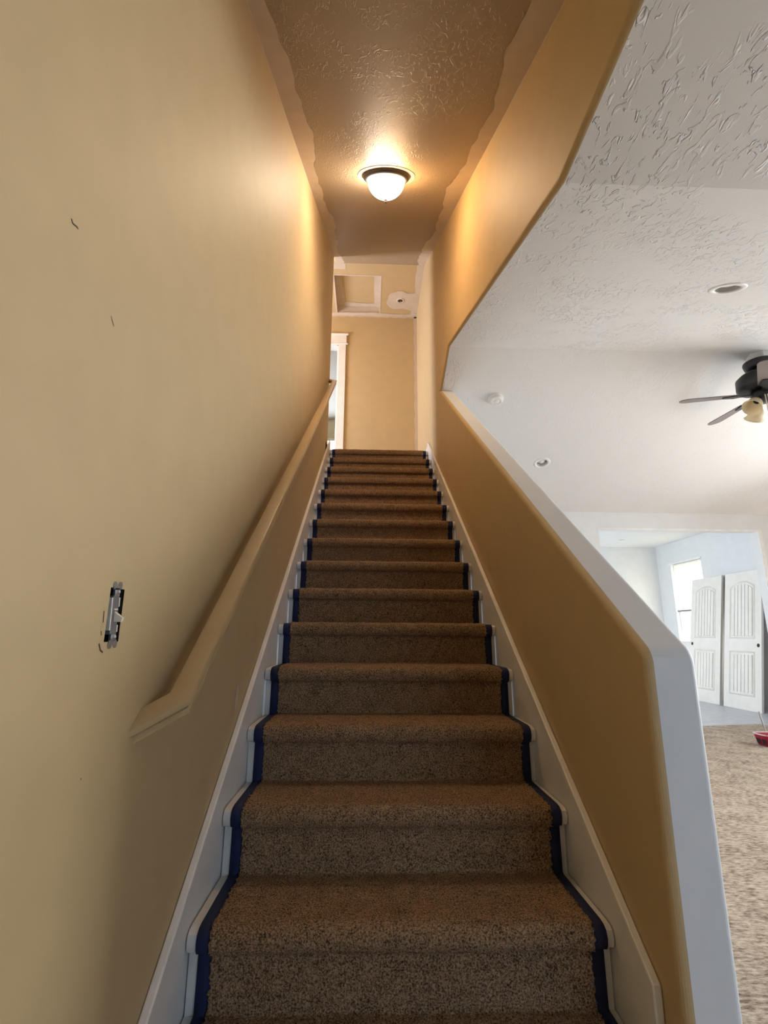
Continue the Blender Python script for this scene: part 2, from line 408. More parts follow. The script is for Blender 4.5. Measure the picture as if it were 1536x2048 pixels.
# landing floor
struct(MB().box((-2.3, 4.72, LAND-0.12), (XL, YBACK, LAND-0.012)).box((XL, nose_y(16)+0.06, LAND-0.12), (XR, YBACK, LAND-0.012)).build('floor_landing', M['carpet']), 'carpeted landing at the stair head', 'floor')

# ------------------------------------------------------------------ stairwell ceiling
def strip(mb, a, b, inward, w0, amp, off, mi, n=70, seed=0):
    """irregular skim-coat strip from a to b, growing along inward; off lifts it off the board"""
    a, b, inward, off = Vector(a), Vector(b), Vector(inward).normalized(), Vector(off)*(1.0+0.25*seed)
    def w(i):
        return w0+amp*(0.62*math.sin(i*0.17+seed)+0.30*math.sin(i*0.41+seed*2.3)+0.16*math.sin(i*1.05+seed*1.1)+0.10*math.sin(i*1.9+seed*3.1))
    for i in range(n):
        p, q = a.lerp(b, i/n)+off, a.lerp(b, (i+1)/n)+off
        mb.quad(p, q, q+inward*w(i+1), p+inward*w(i), mi)
mb = MB()
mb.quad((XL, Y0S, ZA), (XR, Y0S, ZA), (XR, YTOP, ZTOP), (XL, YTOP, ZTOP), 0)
HX0, HX1, HY0, HY1, HD = -0.484, 0.103, 5.44, 6.20, 0.115
X0, X1 = -2.3, XR
for a, b, c, d in ((X0, HX0, YTOP, YBACK), (HX1, X1, YTOP, YBACK), (HX0, HX1, YTOP, HY0), (HX0, HX1, HY1, YBACK)):
    mb.quad((a, c, ZTOP), (b, c, ZTOP), (b, d, ZTOP), (a, d, ZTOP), 1)
mb.quad((X0, 4.72, ZTOP), (XL, 4.72, ZTOP), (XL, YTOP, ZTOP), (X0, YTOP, ZTOP), 1)
dn = Vector((0, 0.577, -1)).normalized()*0.0012
strip(mb, (XL, Y0S, ZA), (XL, YTOP, ZTOP), (1, 0, 0), 0.085, 0.030, dn, 2, n=110, seed=1)
strip(mb, (XR, Y0S, ZA), (XR, YTOP, ZTOP), (-1, 0, 0), 0.095, 0.034, dn, 2, n=110, seed=4)
d2 = (0, 0, -0.0012)
strip(mb, (XR, YTOP, ZTOP), (XR, YBACK, ZTOP), (-1, 0, 0), 0.085, 0.02, d2, 2, seed=2, n=30)
strip(mb, (-0.6, YBACK, ZTOP), (XR, YBACK, ZTOP), (0, -1, 0), 0.06, 0.018, d2, 2, seed=5, n=40)
strip(mb, (-0.6, YTOP, ZTOP), (-0.33, YTOP, ZTOP), (0, 1, 0), 0.10, 0.008, d2, 2, seed=5, n=8)
# skim patch round the ceiling socket, running to the wall
SX, SY = 0.385, 5.90
pts = []
for k in range(40):
    t = 2*math.pi*k/40; rr = 0.185+0.014*math.sin(3*t+1)+0.008*math.sin(7*t)
    pts.append((SX+rr*math.cos(t)*1.05, SY+rr*math.sin(t), ZTOP-0.0042))
mb.poly(pts, 2)
mb.poly([(SX+0.05, SY-0.14, ZTOP-0.0036), (XR, SY-0.17, ZTOP-0.0036), (XR, SY+0.25, ZTOP-0.0036), (SX+0.05, SY+0.17, ZTOP-0.0036)], 2)
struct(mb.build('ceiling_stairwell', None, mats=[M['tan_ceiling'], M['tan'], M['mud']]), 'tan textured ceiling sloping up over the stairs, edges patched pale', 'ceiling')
# attic hatch recess
ah = thing('attic_hatch', (0, 0, 0), 'square recessed attic hatch in the ceiling above the landing', 'hatch')
zt = ZTOP+HD
hf = MB()
hf.quad((HX0, HY0, ZTOP), (HX0, HY1, ZTOP), (HX0, HY1, zt), (HX0, HY0, zt)).quad((HX1, HY0, ZTOP), (HX1, HY1, ZTOP), (HX1, HY1, zt), (HX1, HY0, zt))
hf.quad((HX0, HY0, ZTOP), (HX1, HY0, ZTOP), (HX1, HY0, zt), (HX0, HY0, zt)).quad((HX0, HY1, ZTOP), (HX1, HY1, ZTOP), (HX1, HY1, zt), (HX0, HY1, zt))
hf.build('hatch_frame', M['mud'], ah)
hp = MB().quad((HX0, HY0, zt), (HX1, HY0, zt), (HX1, HY1, zt), (HX0, HY1, zt), 0)
strip(hp, (HX0, HY0, zt), (HX0, HY1, zt), (1, 0, 0), 0.10, 0.02, d2, 1, n=30, seed=3)
strip(hp, (HX1, HY0, zt), (HX1, HY1, zt), (-1, 0, 0), 0.075, 0.006, d2, 1, n=30, seed=6)
strip(hp, (HX0, HY1, zt), (HX1, HY1, zt), (0, -1, 0), 0.075, 0.012, d2, 1, n=30, seed=7)
strip(hp, (HX0, HY0, zt), (HX1, HY0, zt), (0, 1, 0), 0.05, 0.004, d2, 1, n=30, seed=8)
hp.build('hatch_panel', None, ah, mats=[M['tan'], M['mud']])
ed = MB()
bw = 0.018
for a, b in (((HX0-bw, HY0-bw), (HX0, HY1+bw)), ((HX1, HY0-bw), (HX1+bw, HY1+bw)), ((HX0, HY0-bw), (HX1, HY0)), ((HX0, HY1), (HX1, HY1+bw))):
    ed.box((a[0], a[1], ZTOP-0.003), (b[0], b[1], ZTOP))
ed.build('corner_bead', M['mud'], ah)
# bare socket in the patch
sk = thing('ceiling_socket', (SX, SY, ZTOP-0.002), 'small round ceiling socket with dark centre in a pale plaster patch', 'socket')
MB().lathe([(0.058, 0.0), (0.058, -0.006), (0.050, -0.010), (0.034, -0.008), (0.030, 0.0)], 32).build('trim_ring', M['mud'], sk, smooth=True)
MB().lathe([(0.033, -0.003), (0.0, -0.003)], 24).build('socket_hole_shade', M['dark_box_hole'], sk)  # flat dark disc, shade inside the socket put into the colour
MB().lathe([(0.0, -0.016), (0.009, -0.014), (0.013, -0.008), (0.013, -0.003)], 16, Matrix.Translation((0.008, 0.006, 0))).build('contact', M['wood'], sk, smooth=True)

# ------------------------------------------------------------------ ceiling light on the slope
LY = 2.665
nrm = Vector((0, 0.577, -1)).normalized()
q = nrm.to_track_quat('Z', 'X').to_matrix().to_4x4()
cl = thing('ceiling_light', (0.082, LY, slope_z(LY)), 'lit frosted dome light with dark bronze ring on the sloping stair ceiling', 'lamp')
cl.rotation_euler = q.to_euler()
MB().lathe([(0.0, 0.001), (0.188, 0.001), (0.187, 0.003), (0.0, 0.003)], 48).build('ceiling_plate', M['mud'], cl)
MB().lathe([(0.151, 0.0), (0.153, 0.008), (0.149, 0.018), (0.139, 0.027), (0.128, 0.031), (0.121, 0.029), (0.121, 0.0)], 64).build('metal_ring', M['bronze'], cl, smooth=True)
# glowing bowl: a cool bulb on the left, a warm one on the right
m, nt, b, out = new_mat('frosted_lit_glass')
tc = nt.nodes.new('ShaderNodeTexCoord'); sp = nt.nodes.new('ShaderNodeSeparateXYZ'); nt.links.new(tc.outputs['Object'], sp.inputs[0])
mr = nt.nodes.new('ShaderNodeMapRange'); nt.links.new(sp.outputs['Y'], mr.inputs[0])
mr.inputs[1].default_value = -0.03; mr.inputs[2].default_value = 0.05
LAMP_COOL, LAMP_WARM, LAMP_E = (1.0, 0.82, 0.62), (1.0, 0.62, 0.30), 62.0
cr = ramp(nt, mr.outputs[0], [(0.0, LAMP_COOL), (1.0, LAMP_WARM)])
nt.links.new(cr, b.inputs['Emission Color']); b.inputs['Emission Strength'].default_value = LAMP_E
b.inputs['Base Color'].default_value = (0.9, 0.88, 0.82, 1)
M['lit_glass'] = m
prof = [(0.121*math.cos(t), 0.028+0.110*math.sin(t)) for t in np.linspace(0, math.pi/2, 12)]
bowl = MB().lathe(prof, 40).build('glass_bowl', M['lit_glass'], cl, smooth=True)
MB().lathe([(0.0, 0.158), (0.007, 0.156), (0.011, 0.150), (0.009, 0.143), (0.014, 0.139), (0.012, 0.134), (0.0, 0.134)], 20).build('finial', M['bronze'], cl, smooth=True)

# ------------------------------------------------------------------ living room shell
def plane_hole(O, U, V, u0, u1, v0, v1, hole, seg=32, mb=None, mi=0):
    """plane O+uU+vV with one round hole (hu,hv,r)"""
    mb = mb or MB(); O, U, V = Vector(O), Vector(U), Vector(V); P = lambda u, v: O+U*u+V*v
    hu, hv, r = hole; s = r*1.5
    a, b, c, d = hu-s, hu+s, hv-s, hv+s
    for (p, q_, x, y) in ((u0, a, v0, v1), (b, u1, v0, v1), (a, b, v0, c), (a, b, d, v1)):
        mb.quad(P(p, x), P(q_, x), P(q_, y), P(p, y), mi)
    for k in range(seg):
        t0, t1 = 2*math.pi*k/seg+math.pi/4, 2*math.pi*(k+1)/seg+math.pi/4
        def sq(t):
            m_ = max(abs(math.cos(t)), abs(math.sin(t))); return hu+s*math.cos(t)/m_, hv+s*math.sin(t)/m_
        mb.quad(P(hu+r*math.cos(t0), hv+r*math.sin(t0)), P(*sq(t0)), P(*sq(t1)), P(hu+r*math.cos(t1), hv+r*math.sin(t1)), mi)
    return mb
SL = (ZR-ZA)/(YR-YA); LEN = math.hypot(1, SL)
VB = (0, 1/LEN, SL/LEN); VC = (0, 1/LEN, -SL/LEN)
mb = MB()
mb.quad((XO, YFRONT, ZA), (XRW+0.1, YFRONT, ZA), (XRW+0.1, YA, ZA), (XO, YA, ZA))
mb.quad((XL-0.12, YFRONT, ZA), (XO, YFRONT, ZA), (XO, Y0S, ZA), (XL-0.12, Y0S, ZA))
CBX, CBY = 1.93, 2.29; CCX, CCY = 1.89, 5.146; CR = 0.062
plane_hole((0, YA, ZA), (1, 0, 0), VB, XO, XRW+0.1, 0, (YR-YA)*LEN, (CBX, (CBY-YA)*LEN, CR), mb=mb)
plane_hole((0, YR, ZR), (1, 0, 0), VC, XO, XRW+0.1, 0, (YF+0.1-YR)*LEN, (CCX, (CCY-YR)*LEN, CR), mb=mb, mi=1)
struct(mb.build('ceiling_living', None, mats=[M['white_ceiling'], M['fine_ceiling']]), 'white trowel-textured vaulted ceiling of the living room', 'ceiling')

# far wall with the wide cased opening
OX0, OX1, OZ = 2.88, 4.925, 2.352
mb = MB()
mb.box((XO, YF, 0), (OX0, YF+0.12, 2.87)).box((OX1, YF, 0), (XFR, YF+0.12, 2.87)).box((OX0, YF, OZ), (OX1, YF+0.12, 2.87))
struct(mb.build('wall_living_far', M['white']), 'white wall with a wide opening at the far end of the living room', 'wall')
ops = MB().box((OX1-0.003, YF-0.006, 0), (OX1+0.045, YF, OZ+0.02)).box((OX0-0.02, YF-0.006, OZ-0.003), (OX1-0.003, YF, OZ+0.02))
struct(ops.build('trim_1', M['white_plastic']), 'slim white edge trim around the wide opening', 'trim')

# right living wall with window_2
def wall_x(mb, x0, x1, ya, yb_, z0, z1, holes):
    ys = ya
    for (a, b, c, d) in holes:
        mb.box((x0, ys, z0), (x1, a, z1)); mb.box((x0, a, z0), (x1, b, c)); mb.box((x0, a, d), (x1, b, z1)); ys = b
    mb.box((x0, ys, z0), (x1, yb_, z1))
mb = MB(); wall_x(mb, XRW, XRW+0.12, YFRONT, YF, 0, 3.45, [(1.55, 2.75, 0.55, 1.65), (2.9, 4.9, 0.75, 2.55)])
struct(mb.build('wall_living_right', M['white']), 'white right-hand wall of the living room', 'wall')
w2 = thing('window_2', (0, 0, 0), 'living room window in the right wall', 'window'); struct(w2)
window_frame(w2, 'x', XRW+0.04, 2.9, 4.9, 0.75, 2.55, 0.06, mullion=True)
w7 = thing('window_7', (0, 0, 0), 'smaller living room window in the right wall near the stair foot', 'window'); struct(w7)
window_frame(w7, 'x', XRW+0.04, 1.55, 2.75, 0.55, 1.65, 0.06)
mb = MB()
mb.box((XL-0.12, YFRONT-0.12, 0), (1.4, YFRONT, ZA)).box((3.8, YFRONT-0.12, 0), (XRW+0.12, YFRONT, ZA)).box((1.4, YFRONT-0.12, 0), (3.8, YFRONT, 0.45)).box((1.4, YFRONT-0.12, 1.75), (3.8, YFRONT, ZA))
struct(mb.build('wall_front', M['white']), 'front wall behind the viewer', 'wall')
w4 = thing('window_4', (0, 0, 0), 'front window behind the viewer', 'window'); struct(w4)
window_frame(w4, 'y', YFRONT-0.09, 1.4, 3.8, 0.45, 1.75, 0.06, mullion=True)

# floors
def carpet_edge(x): return 6.38+0.18*(x-4.07)
mb = MB()
mb.poly([(XL-0.12, YFRONT, 0), (XRW+0.12, YFRONT, 0), (XRW+0.12, YF, 0), (OX1, YF, 0), (OX1, carpet_edge(OX1), 0), (OX0, carpet_edge(OX0), 0), (OX0, YF, 0), (XL-0.12, YF, 0)])
struct(mb.build('floor', M['shag']), 'beige shag carpet of the living room', 'floor')
struct(MB().quad((1.3, YF, -0.008), (XFR+0.1, YF, -0.008), (XFR+0.1, 10.4, -0.008), (1.3, 10.4, -0.008)).build('floor_far_room', M['vinyl']), 'pale grey hard floor in the room beyond the opening', 'floor')

# far room shell
FZ = 2.87; FYB = 10.25; FWY0, FWY1, FWZ0, FWZ1 = 8.87, 9.80, 0.95, 2.44
mb = MB(); wall_x(mb, XFR, XFR+0.12, YF+0.12, FYB+0.1, 0, FZ, [(FWY0, FWY1, FWZ0, FWZ1)])
struct(mb.build('wall_far_room_right', M['white']), 'white wall with the shaded window in the room beyond', 'wall')
mb = MB(); wall_x(mb, 1.3, 1.42, YF+0.12, FYB+0.1, 0, FZ, [(7.2, 9.2, 0.75, 2.25)])
struct(mb.build('wall_far_room_left', M['white']), 'white left wall of the room beyond the opening', 'wall')
struct(MB().box((1.42, FYB, 0), (XFR, FYB+0.1, FZ)).build('wall_far_room_back', M['white']), 'white back wall of the room beyond the opening', 'wall')
FCX, FCY = 4.92, 9.42
mbc = plane_hole((0, 0, FZ), (1, 0, 0), (0, 1, 0), 1.3, XFR+0.12, YF, FYB+0.1, (FCX, FCY, CR))
struct(mbc.build('ceiling_far_room', M['white']), 'bright white flat ceiling beyond the opening', 'ceiling')
w5 = thing('window_added', (0, 0, 0), 'unseen side window added to brighten the room beyond', 'window'); struct(w5)
window_frame(w5, 'x', 1.33, 7.2, 9.2, 0.75, 2.25, 0.06, mullion=True)  # unseen window, added as the opening for the far-room fill
w1 = thing('window_1', (0, 0, 0), 'tall window with a pale roller shade beside the leaning doors', 'window'); struct(w1)
window_frame(w1, 'x', XFR+0.06, FWY0, FWY1, FWZ0, FWZ1, 0.05, w=0.045)
MB().box((XFR+0.003, FWY0+0.004, FWZ0+0.001), (XFR+0.06, FWY1-0.004, FWZ0+0.014)).build('window_sill', M['ivory'], w1)
MB().box((XFR-0.012, FWY0-0.02, FWZ1), (XFR, FWY1+0.05, FWZ1+0.03)).build('head_trim', M['white_plastic'], w1)
rs = thing('roller_shade', (XFR+0.035, (FWY0+FWY1)/2, FWZ1), 'pale yellow glowing roller shade pulled two thirds down the window', 'window shade')
hw = (FWY1-FWY0)/2-0.05
mb = MB()
n = 24
for i in range(n):
    a, b = i/n, (i+1)/n; z0_, z1_ = -0.02-a*0.88, -0.02-b*0.88
    xa, xc = 0.003*math.sin(a*19), 0.003*math.sin(b*19)
    mb.box((xa-0.001, -hw, z1_), (xa+0.001, hw, z0_))
mb.build('shade_cloth', M['shade'], rs)
MB().tube([(0, -hw-0.02, -0.91), (0, hw+0.03, -0.91)], 0.018, 12).build('bottom_rail', M['rail_grey'], rs)
MB().tube([(0, -hw, -0.018), (0, hw, -0.018)], 0.016, 12).build('roller', M['white_plastic'], rs)

# ------------------------------------------------------------------ recessed ceiling cans, smoke alarm
def can(x, y, z, n, label, tilt=True):
    t = thing('recessed_light', (x, y, z), label, 'ceiling light', 'recessed lights in the white ceilings')
    t.rotation_euler = Vector(n).to_track_quat('Z', 'X').to_euler()
    MB().lathe([(CR-0.002, -0.002), (CR-0.002, 0.004), (0.080, 0.005), (0.092, 0.001), (0.092, 0.0)], 40).build('trim_ring', M['white_plastic'], t, smooth=True)
    MB().lathe([(CR, 0.0), (0.054, -0.05), (0.050, -0.09), (0.0, -0.09)], 32).build('baffle', M['lens'], t, smooth=True)
    MB().lathe([(0.0, -0.012), (0.030, -0.016), (0.046, -0.030), (0.048, -0.06), (0.03, -0.088)], 28).build('bulb', M['lens'] if tilt else M['white_plastic'], t, smooth=True)
    return t
def zB(y): return ZA+SL*(y-YA)
def zC(y): return ZR-SL*(y-YR)
can(CBX, CBY, zB(CBY), (0, SL, -1), 'white-rimmed recessed light with grey lens on the near vault slope, left of the fan')
can(CCX, CCY, zC(CCY), (0, -SL, -1), 'small white recessed light on the far vault slope above the sloping wall cap', False)
can(FCX, FCY, FZ, (0, 0, -1), 'recessed light in the flat ceiling beyond the wide opening')
sx, sy = 1.173, 4.261
sd = thing('smoke_detector', (sx, sy, zC(sy)), 'round white smoke detector on the far vault slope near the wall cap', 'smoke detector')
sd.rotation_euler = Vector((0, -SL, -1)).to_track_quat('Z', 'X').to_euler()
MB().lathe([(0.0, 0.0), (0.072, 0.0), (0.072, 0.010), (0.062, 0.014), (0.0, 0.014)], 40).build('base_plate', M['white_plastic'], sd)
MB().lathe([(0.062, 0.012), (0.062, 0.030), (0.054, 0.040), (0.036, 0.043), (0.034, 0.040), (0.026, 0.040), (0.024, 0.044), (0.0, 0.045)], 40).build('cover', M['white_plastic'], sd, smooth=True)
MB().box((-0.02, -0.045, 0.041), (0.005, -0.039, 0.0435)).build('vent_slot', M['lens'], sd)

# ------------------------------------------------------------------ ceiling fan
FX, FY = 3.26, 3.69
fan = thing('ceiling_fan', (FX, FY, 3.0), 'black ceiling fan with taupe blades and amber glass shades at the vault ridge', 'ceiling fan')
MB().box((-0.03, -0.10, 0.300), (0.20, 0.10, 0.405)).build('mounting_block', M['white_plastic'], fan, bevel=0.004)
MB().lathe([(0.0, 0.300), (0.112, 0.300), (0.114, 0.285), (0.104, 0.250), (0.075, 0.232), (0.055, 0.228), (0.0, 0.228)], 40).build('canopy', M['black'], fan, smooth=True)
MB().lathe([(0.040, 0.235), (0.040, 0.19)], 24).build('down_rod', M['black'], fan, smooth=True)
MB().lathe([(0.0, 0.205), (0.06, 0.203), (0.15, 0.185), (0.182, 0.155), (0.185, 0.075), (0.165, 0.055), (0.10, 0.040), (0.0, 0.038)], 48).build('motor_housing', M['black'], fan, smooth=True)
MB().lathe([(0.0, 0.045), (0.085, 0.042), (0.095, 0.005), (0.085, -0.035), (0.06, -0.055), (0.0, -0.058)], 36).build('switch_housing', M['black'], fan, smooth=True)
RB = 0.635
def blade_outline():
    pts = []; L0, L1 = 0.20, RB
    w0, w1 = 0.050, 0.066
    pts += [(L0, -w0), (L1-0.07, -w1)]
    for k in range(1, 8):
        t = -math.pi/2+math.pi*k/8; pts.append((L1-0.07+0.07*math.cos(t), w1*math.sin(t)))
    pts += [(L1-0.07, w1), (L0, w0)]
    return pts
BO = blade_outline()
for ang in (164, 92, 20, -53, -126):
    mt = Matrix.Rotation(math.radians(ang), 4, 'Z') @ Matrix.Translation((0, 0, 0.012)) @ Matrix.Rotation(math.radians(-11), 4, 'X')
    bl = MB().prism([mt @ Vector((x, y, -0.003)) for x, y in BO], (mt.to_3x3() @ Vector((0, 0, 0.006)))).build('blade', M['blade'], fan)
    ir = MB()
    ir.prism([mt @ Vector((x, y, -0.010)) for x, y in ((0.07, -0.022), (0.17, -0.016), (0.21, -0.045), (0.30, -0.022), (0.31, 0.0), (0.30, 0.022), (0.21, 0.045), (0.17, 0.016), (0.07, 0.022))], mt.to_3x3() @ Vector((0, 0, 0.006)))
    ir.build('blade_iron', M['black'], bl)
for ang in (196, 352, 84):
    a = math.radians(ang)
    d = Vector((math.cos(a)*0.75, math.sin(a)*0.75, -0.75)).normalized()
    mt = Matrix.Translation(Vector((0.078*math.cos(a), 0.078*math.sin(a), -0.045))) @ d.to_track_quat('Z', 'X').to_matrix().to_4x4() @ Matrix.Scale(0.9, 4)
    sh = MB().lathe([(0.026, 0.035), (0.048, 0.050), (0.060, 0.075), (0.060, 0.105), (0.066, 0.130), (0.082, 0.150), (0.080, 0.151), (0.063, 0.131), (0.057, 0.105), (0.057, 0.077), (0.045, 0.053), (0.024, 0.038)], 36, mt).build('glass_shade', M['amber'], fan, smooth=True)
    MB().lathe([(0.0, -0.01), (0.020, -0.01), (0.026, 0.02), (0.026, 0.045), (0.0, 0.046)], 24, mt).build('lamp_holder', M['black'], sh, smooth=True)
for dx, dy, zb in ((-0.058, -0.072, -0.25), (-0.042, -0.080, -0.265)):
    ch = MB().tube([(dx, dy, -0.03), (dx*1.06, dy-0.006, zb)], 0.0042, 8).build('pull_chain', M['ivory'], fan)
    MB().lathe([(0.0, 0.0), (0.007, -0.004), (0.010, -0.022), (0.006, -0.034), (0.0, -0.035)], 14, Matrix.Translation((dx*1.06, dy-0.006, zb))).build('chain_knob', M['black'], ch, smooth=True)

# ------------------------------------------------------------------ leaning doors in the far room
def leaning_door(y0, label, knob, lean=0.17, W_=0.79, H_=2.10, x=5.63):
    t = thing('interior_door', (x, y0, -0.006), label, 'door', 'doors leaning in the room beyond')
    t.rotation_euler = (0, lean, 0)
    MB().box((0, 0, 0), (0.035, W_, H_)).build('slab', M['door'], t, bevel=0.002)
    def arch(y, z1, rise, a, b):
        u = (y-(a+b)/2)/((b-a)/2); return z1-rise*u*u
    for nm, z0, z1, rise in (('upper_panel', 1.04, 1.95, 0.085), ('lower_panel', 0.20, 0.86, 0.0)):
        a, b = 0.125, W_-0.125
        out_ = [(a, z0), (b, z0)] + [(y, arch(y, z1, rise, a, b)) for y in np.linspace(b, a, 15)]
        a2, b2 = a+0.028, b-0.028
        inn = [(a2, z0+0.028), (b2, z0+0.028)] + [(y, arch(y, z1-0.028, rise, a2, b2)) for y in np.linspace(b2, a2, 15)]
        mo = MB(); k = len(out_); mid = [((p[0]+q[0])/2, (p[1]+q[1])/2) for p, q in zip(out_, inn)]
        for i in range(k):
            j = (i+1) % k
            A, B, C_, D, E_, F_ = (out_[i], out_[j], mid[j], mid[i], inn[j], inn[i])
            mo.quad((0, *A), (0, *B), (-0.016, *C_), (-0.016, *D)); mo.quad((-0.016, *D), (-0.016, *C_), (0, *E_), (0, *F_))
        mo.build(nm.replace('panel', 'moulding'), M['door'], t)
        a3, b3 = a2+0.022, b2-0.022; ns = 6; g = 0.010; sw = (b3-a3-g*(ns-1))/ns
        pn = MB()
        for i in range(ns):
            ya, yb2 = a3+i*(sw+g), a3+i*(sw+g)+sw
            tops = [(y, arch(y, z1-0.056, rise, a2, b2)) for y in np.linspace(yb2, ya, 4)]
            pn.prism([(0.0, ya, z0+0.05), (0.0, yb2, z0+0.05)] + [(0.0, *p) for p in tops], (-0.014, 0, 0))
        pn.build(nm, M['door'], t)
    MB().lathe([(0.027, 0.0), (0.027, 0.002), (0.0, 0.002)], 24, Matrix.Translation((-0.001, knob, 0.95)) @ Matrix.Rotation(-math.pi/2, 4, 'Y')).build('knob_hole_shade', M['dark_box_hole'], t)  # flat dark disc on the slab, painting the shade of a hole
    MB().box((0.002, W_, 0.01), (0.033, W_+0.0015, H_-0.01)).build('edge_strip', M['groove'], t)
    return t
leaning_door(8.30, 'pale plank-panel door leaning beside the shaded window, left one of the pair', 0.73)
leaning_door(7.42, 'pale plank-panel door leaning nearest the opening, right one of the pair', 0.06)

# ------------------------------------------------------------------ red basket with a grey pole
bk = thing('plastic_basket', (4.075, 5.27, 0.0), 'red plastic basket with pale rim on the beige carpet', 'basket')
def ring(r_x, r_y, z, n=40, p=4.0):
    out_ = []
    for k in range(n):
        t = 2*math.pi*k/n; c, s_ = math.cos(t), math.sin(t)
        out_.append((r_x*abs(c)**(2/p)*(1 if c >= 0 else -1), r_y*abs(s_)**(2/p)*(1 if s_ >= 0 else -1), z))
    return out_
lv = [(0.125, 0.09, 0.004), (0.150, 0.11, 0.105), (0.146, 0.106, 0.105), (0.121, 0.086, 0.010)]
V, Fc = [], []
for l in lv: V += ring(*l)
for i in range(3):
    for k in range(40): Fc.append((i*40+k, i*40+(k+1) % 40, (i+1)*40+(k+1) % 40, (i+1)*40+k))
Fc += [tuple(range(40))[::-1], tuple(range(120, 160))]
obj('tub', V, Fc, M['red'], bk, smooth=False)
mb = MB(); mb.tube([Vector(p) for p in ring(0.150, 0.11, 0.108)]+[Vector(ring(0.150, 0.11, 0.108)[0])], 0.006, 8)
mb.build('rim', M['pink'], bk, smooth=True)
mb = MB()
for yy, zz, w_, h_ in ((-0.055, 0.045, 0.05, 0.05), (0.02, 0.045, 0.05, 0.05)):
    xo = -0.137-0.004
    mb.quad((xo+0.007, yy-w_/2, zz-h_/2), (xo+0.007, yy+w_/2, zz-h_/2), (xo-0.005, yy+w_/2, zz+h_/2), (xo-0.005, yy-w_/2, zz+h_/2))
mb.build('cutout_shade', M['dark_box_hole'], bk)  # dark quads laid on the tub, painting the shade of openings
pole = MB().tube([(4.125, 5.40, 0.0), (4.085, 5.42, 0.30)], 0.009, 10).build('metal_pole', M['steel'])
tag(pole, 'thin grey upright pole standing behind the red basket', 'pole')

# ------------------------------------------------------------------ staircase: treads, risers, skirts
st = thing('staircase', (0.1, 1.18, 0.0), 'straight flight of white painted stairs with white skirt boards', 'stairs')
def off(o, root):
    o.location = -Vector(root.location); return o
TX0, TX1 = XL+0.0252, XR-0.0252
CARP = 0.013
def tread_profile(n, d, ext):
    """side profile of one step's nose and tread, d = how far inside the carpet surface"""
    y, z = nose_y(n), tread_z(n)
    pts = [(y+0.022, z-0.060+d*0.3), (y+0.008+d*.5, z-0.058+d*0.6), (y+d, z-0.046), (y-0.003+d, z-0.030), (y+0.003+d*.9, z-0.012-d*.5), (y+0.018+d*.4, z-0.003-d*.9), (y+0.040, z-d), (ext, z-d)]
    return pts
for n in range(1, 16):
    pr = tread_profile(n, CARP-0.005, nose_y(n+1)+0.034)
    pts = pr + [(nose_y(n+1)+0.034, tread_z(n)-0.05), (nose_y(n)+0.022, tread_z(n)-0.05)]
    off(smooth_angle(MB().prism([(TX0, *p) for p in pts], (TX1-TX0, 0, 0)).build('tread', M['tread'], st), 35), st)
pr = tread_profile(16, CARP-0.005, nose_y(16)+0.06)
off(MB().prism([(TX0, *p) for p in pr+[(nose_y(16)+0.06, LAND-0.05), (nose_y(16)+0.022, LAND-0.05)]], (TX1-TX0, 0, 0)).build('tread', M['tread'], st), st)
for n in range(1, 17):
    y = nose_y(n)+0.036
    off(MB().box((TX0, y, tread_z(n-1)-0.04 if n > 1 else 0.0), (TX1, y+0.018, tread_z(n)-0.050)).build('riser', M['tread'], st), st)
# lumpy bead of old caulk along the edges of the treads
for side in (0, 1):
    za0 = 0.325
    yc = 1.16 if side == 0 else 1.252
    p = [(yc, 0.02), (yc, za0+0.7225*(yc-1.238)), (5.03, za0+0.7225*(5.03-1.238)), (5.03, LAND-0.01), (4.95, LAND-0.25), (1.45, 0.02)]
    x0 = XL+0.001 if side == 0 else XR-0.021
    sk_ = MB().prism([(x0, *q_) for q_ in p], (0.020, 0, 0)).build('skirt_board', M['trim'], st, bevel=0.004)
    off(sk_, st)
for side, x0 in ((0, XL), (1, XR-0.014)):
    bb = MB()
    bb.box((x0, 5.035, LAND-0.012), (x0+0.014, (WEND if side == 0 else YBACK), LAND+0.09)) if side == 1 else None
    if side == 1: struct(bb.build('baseboard_right', M['trim']), 'white baseboard along the landing', 'baseboard')

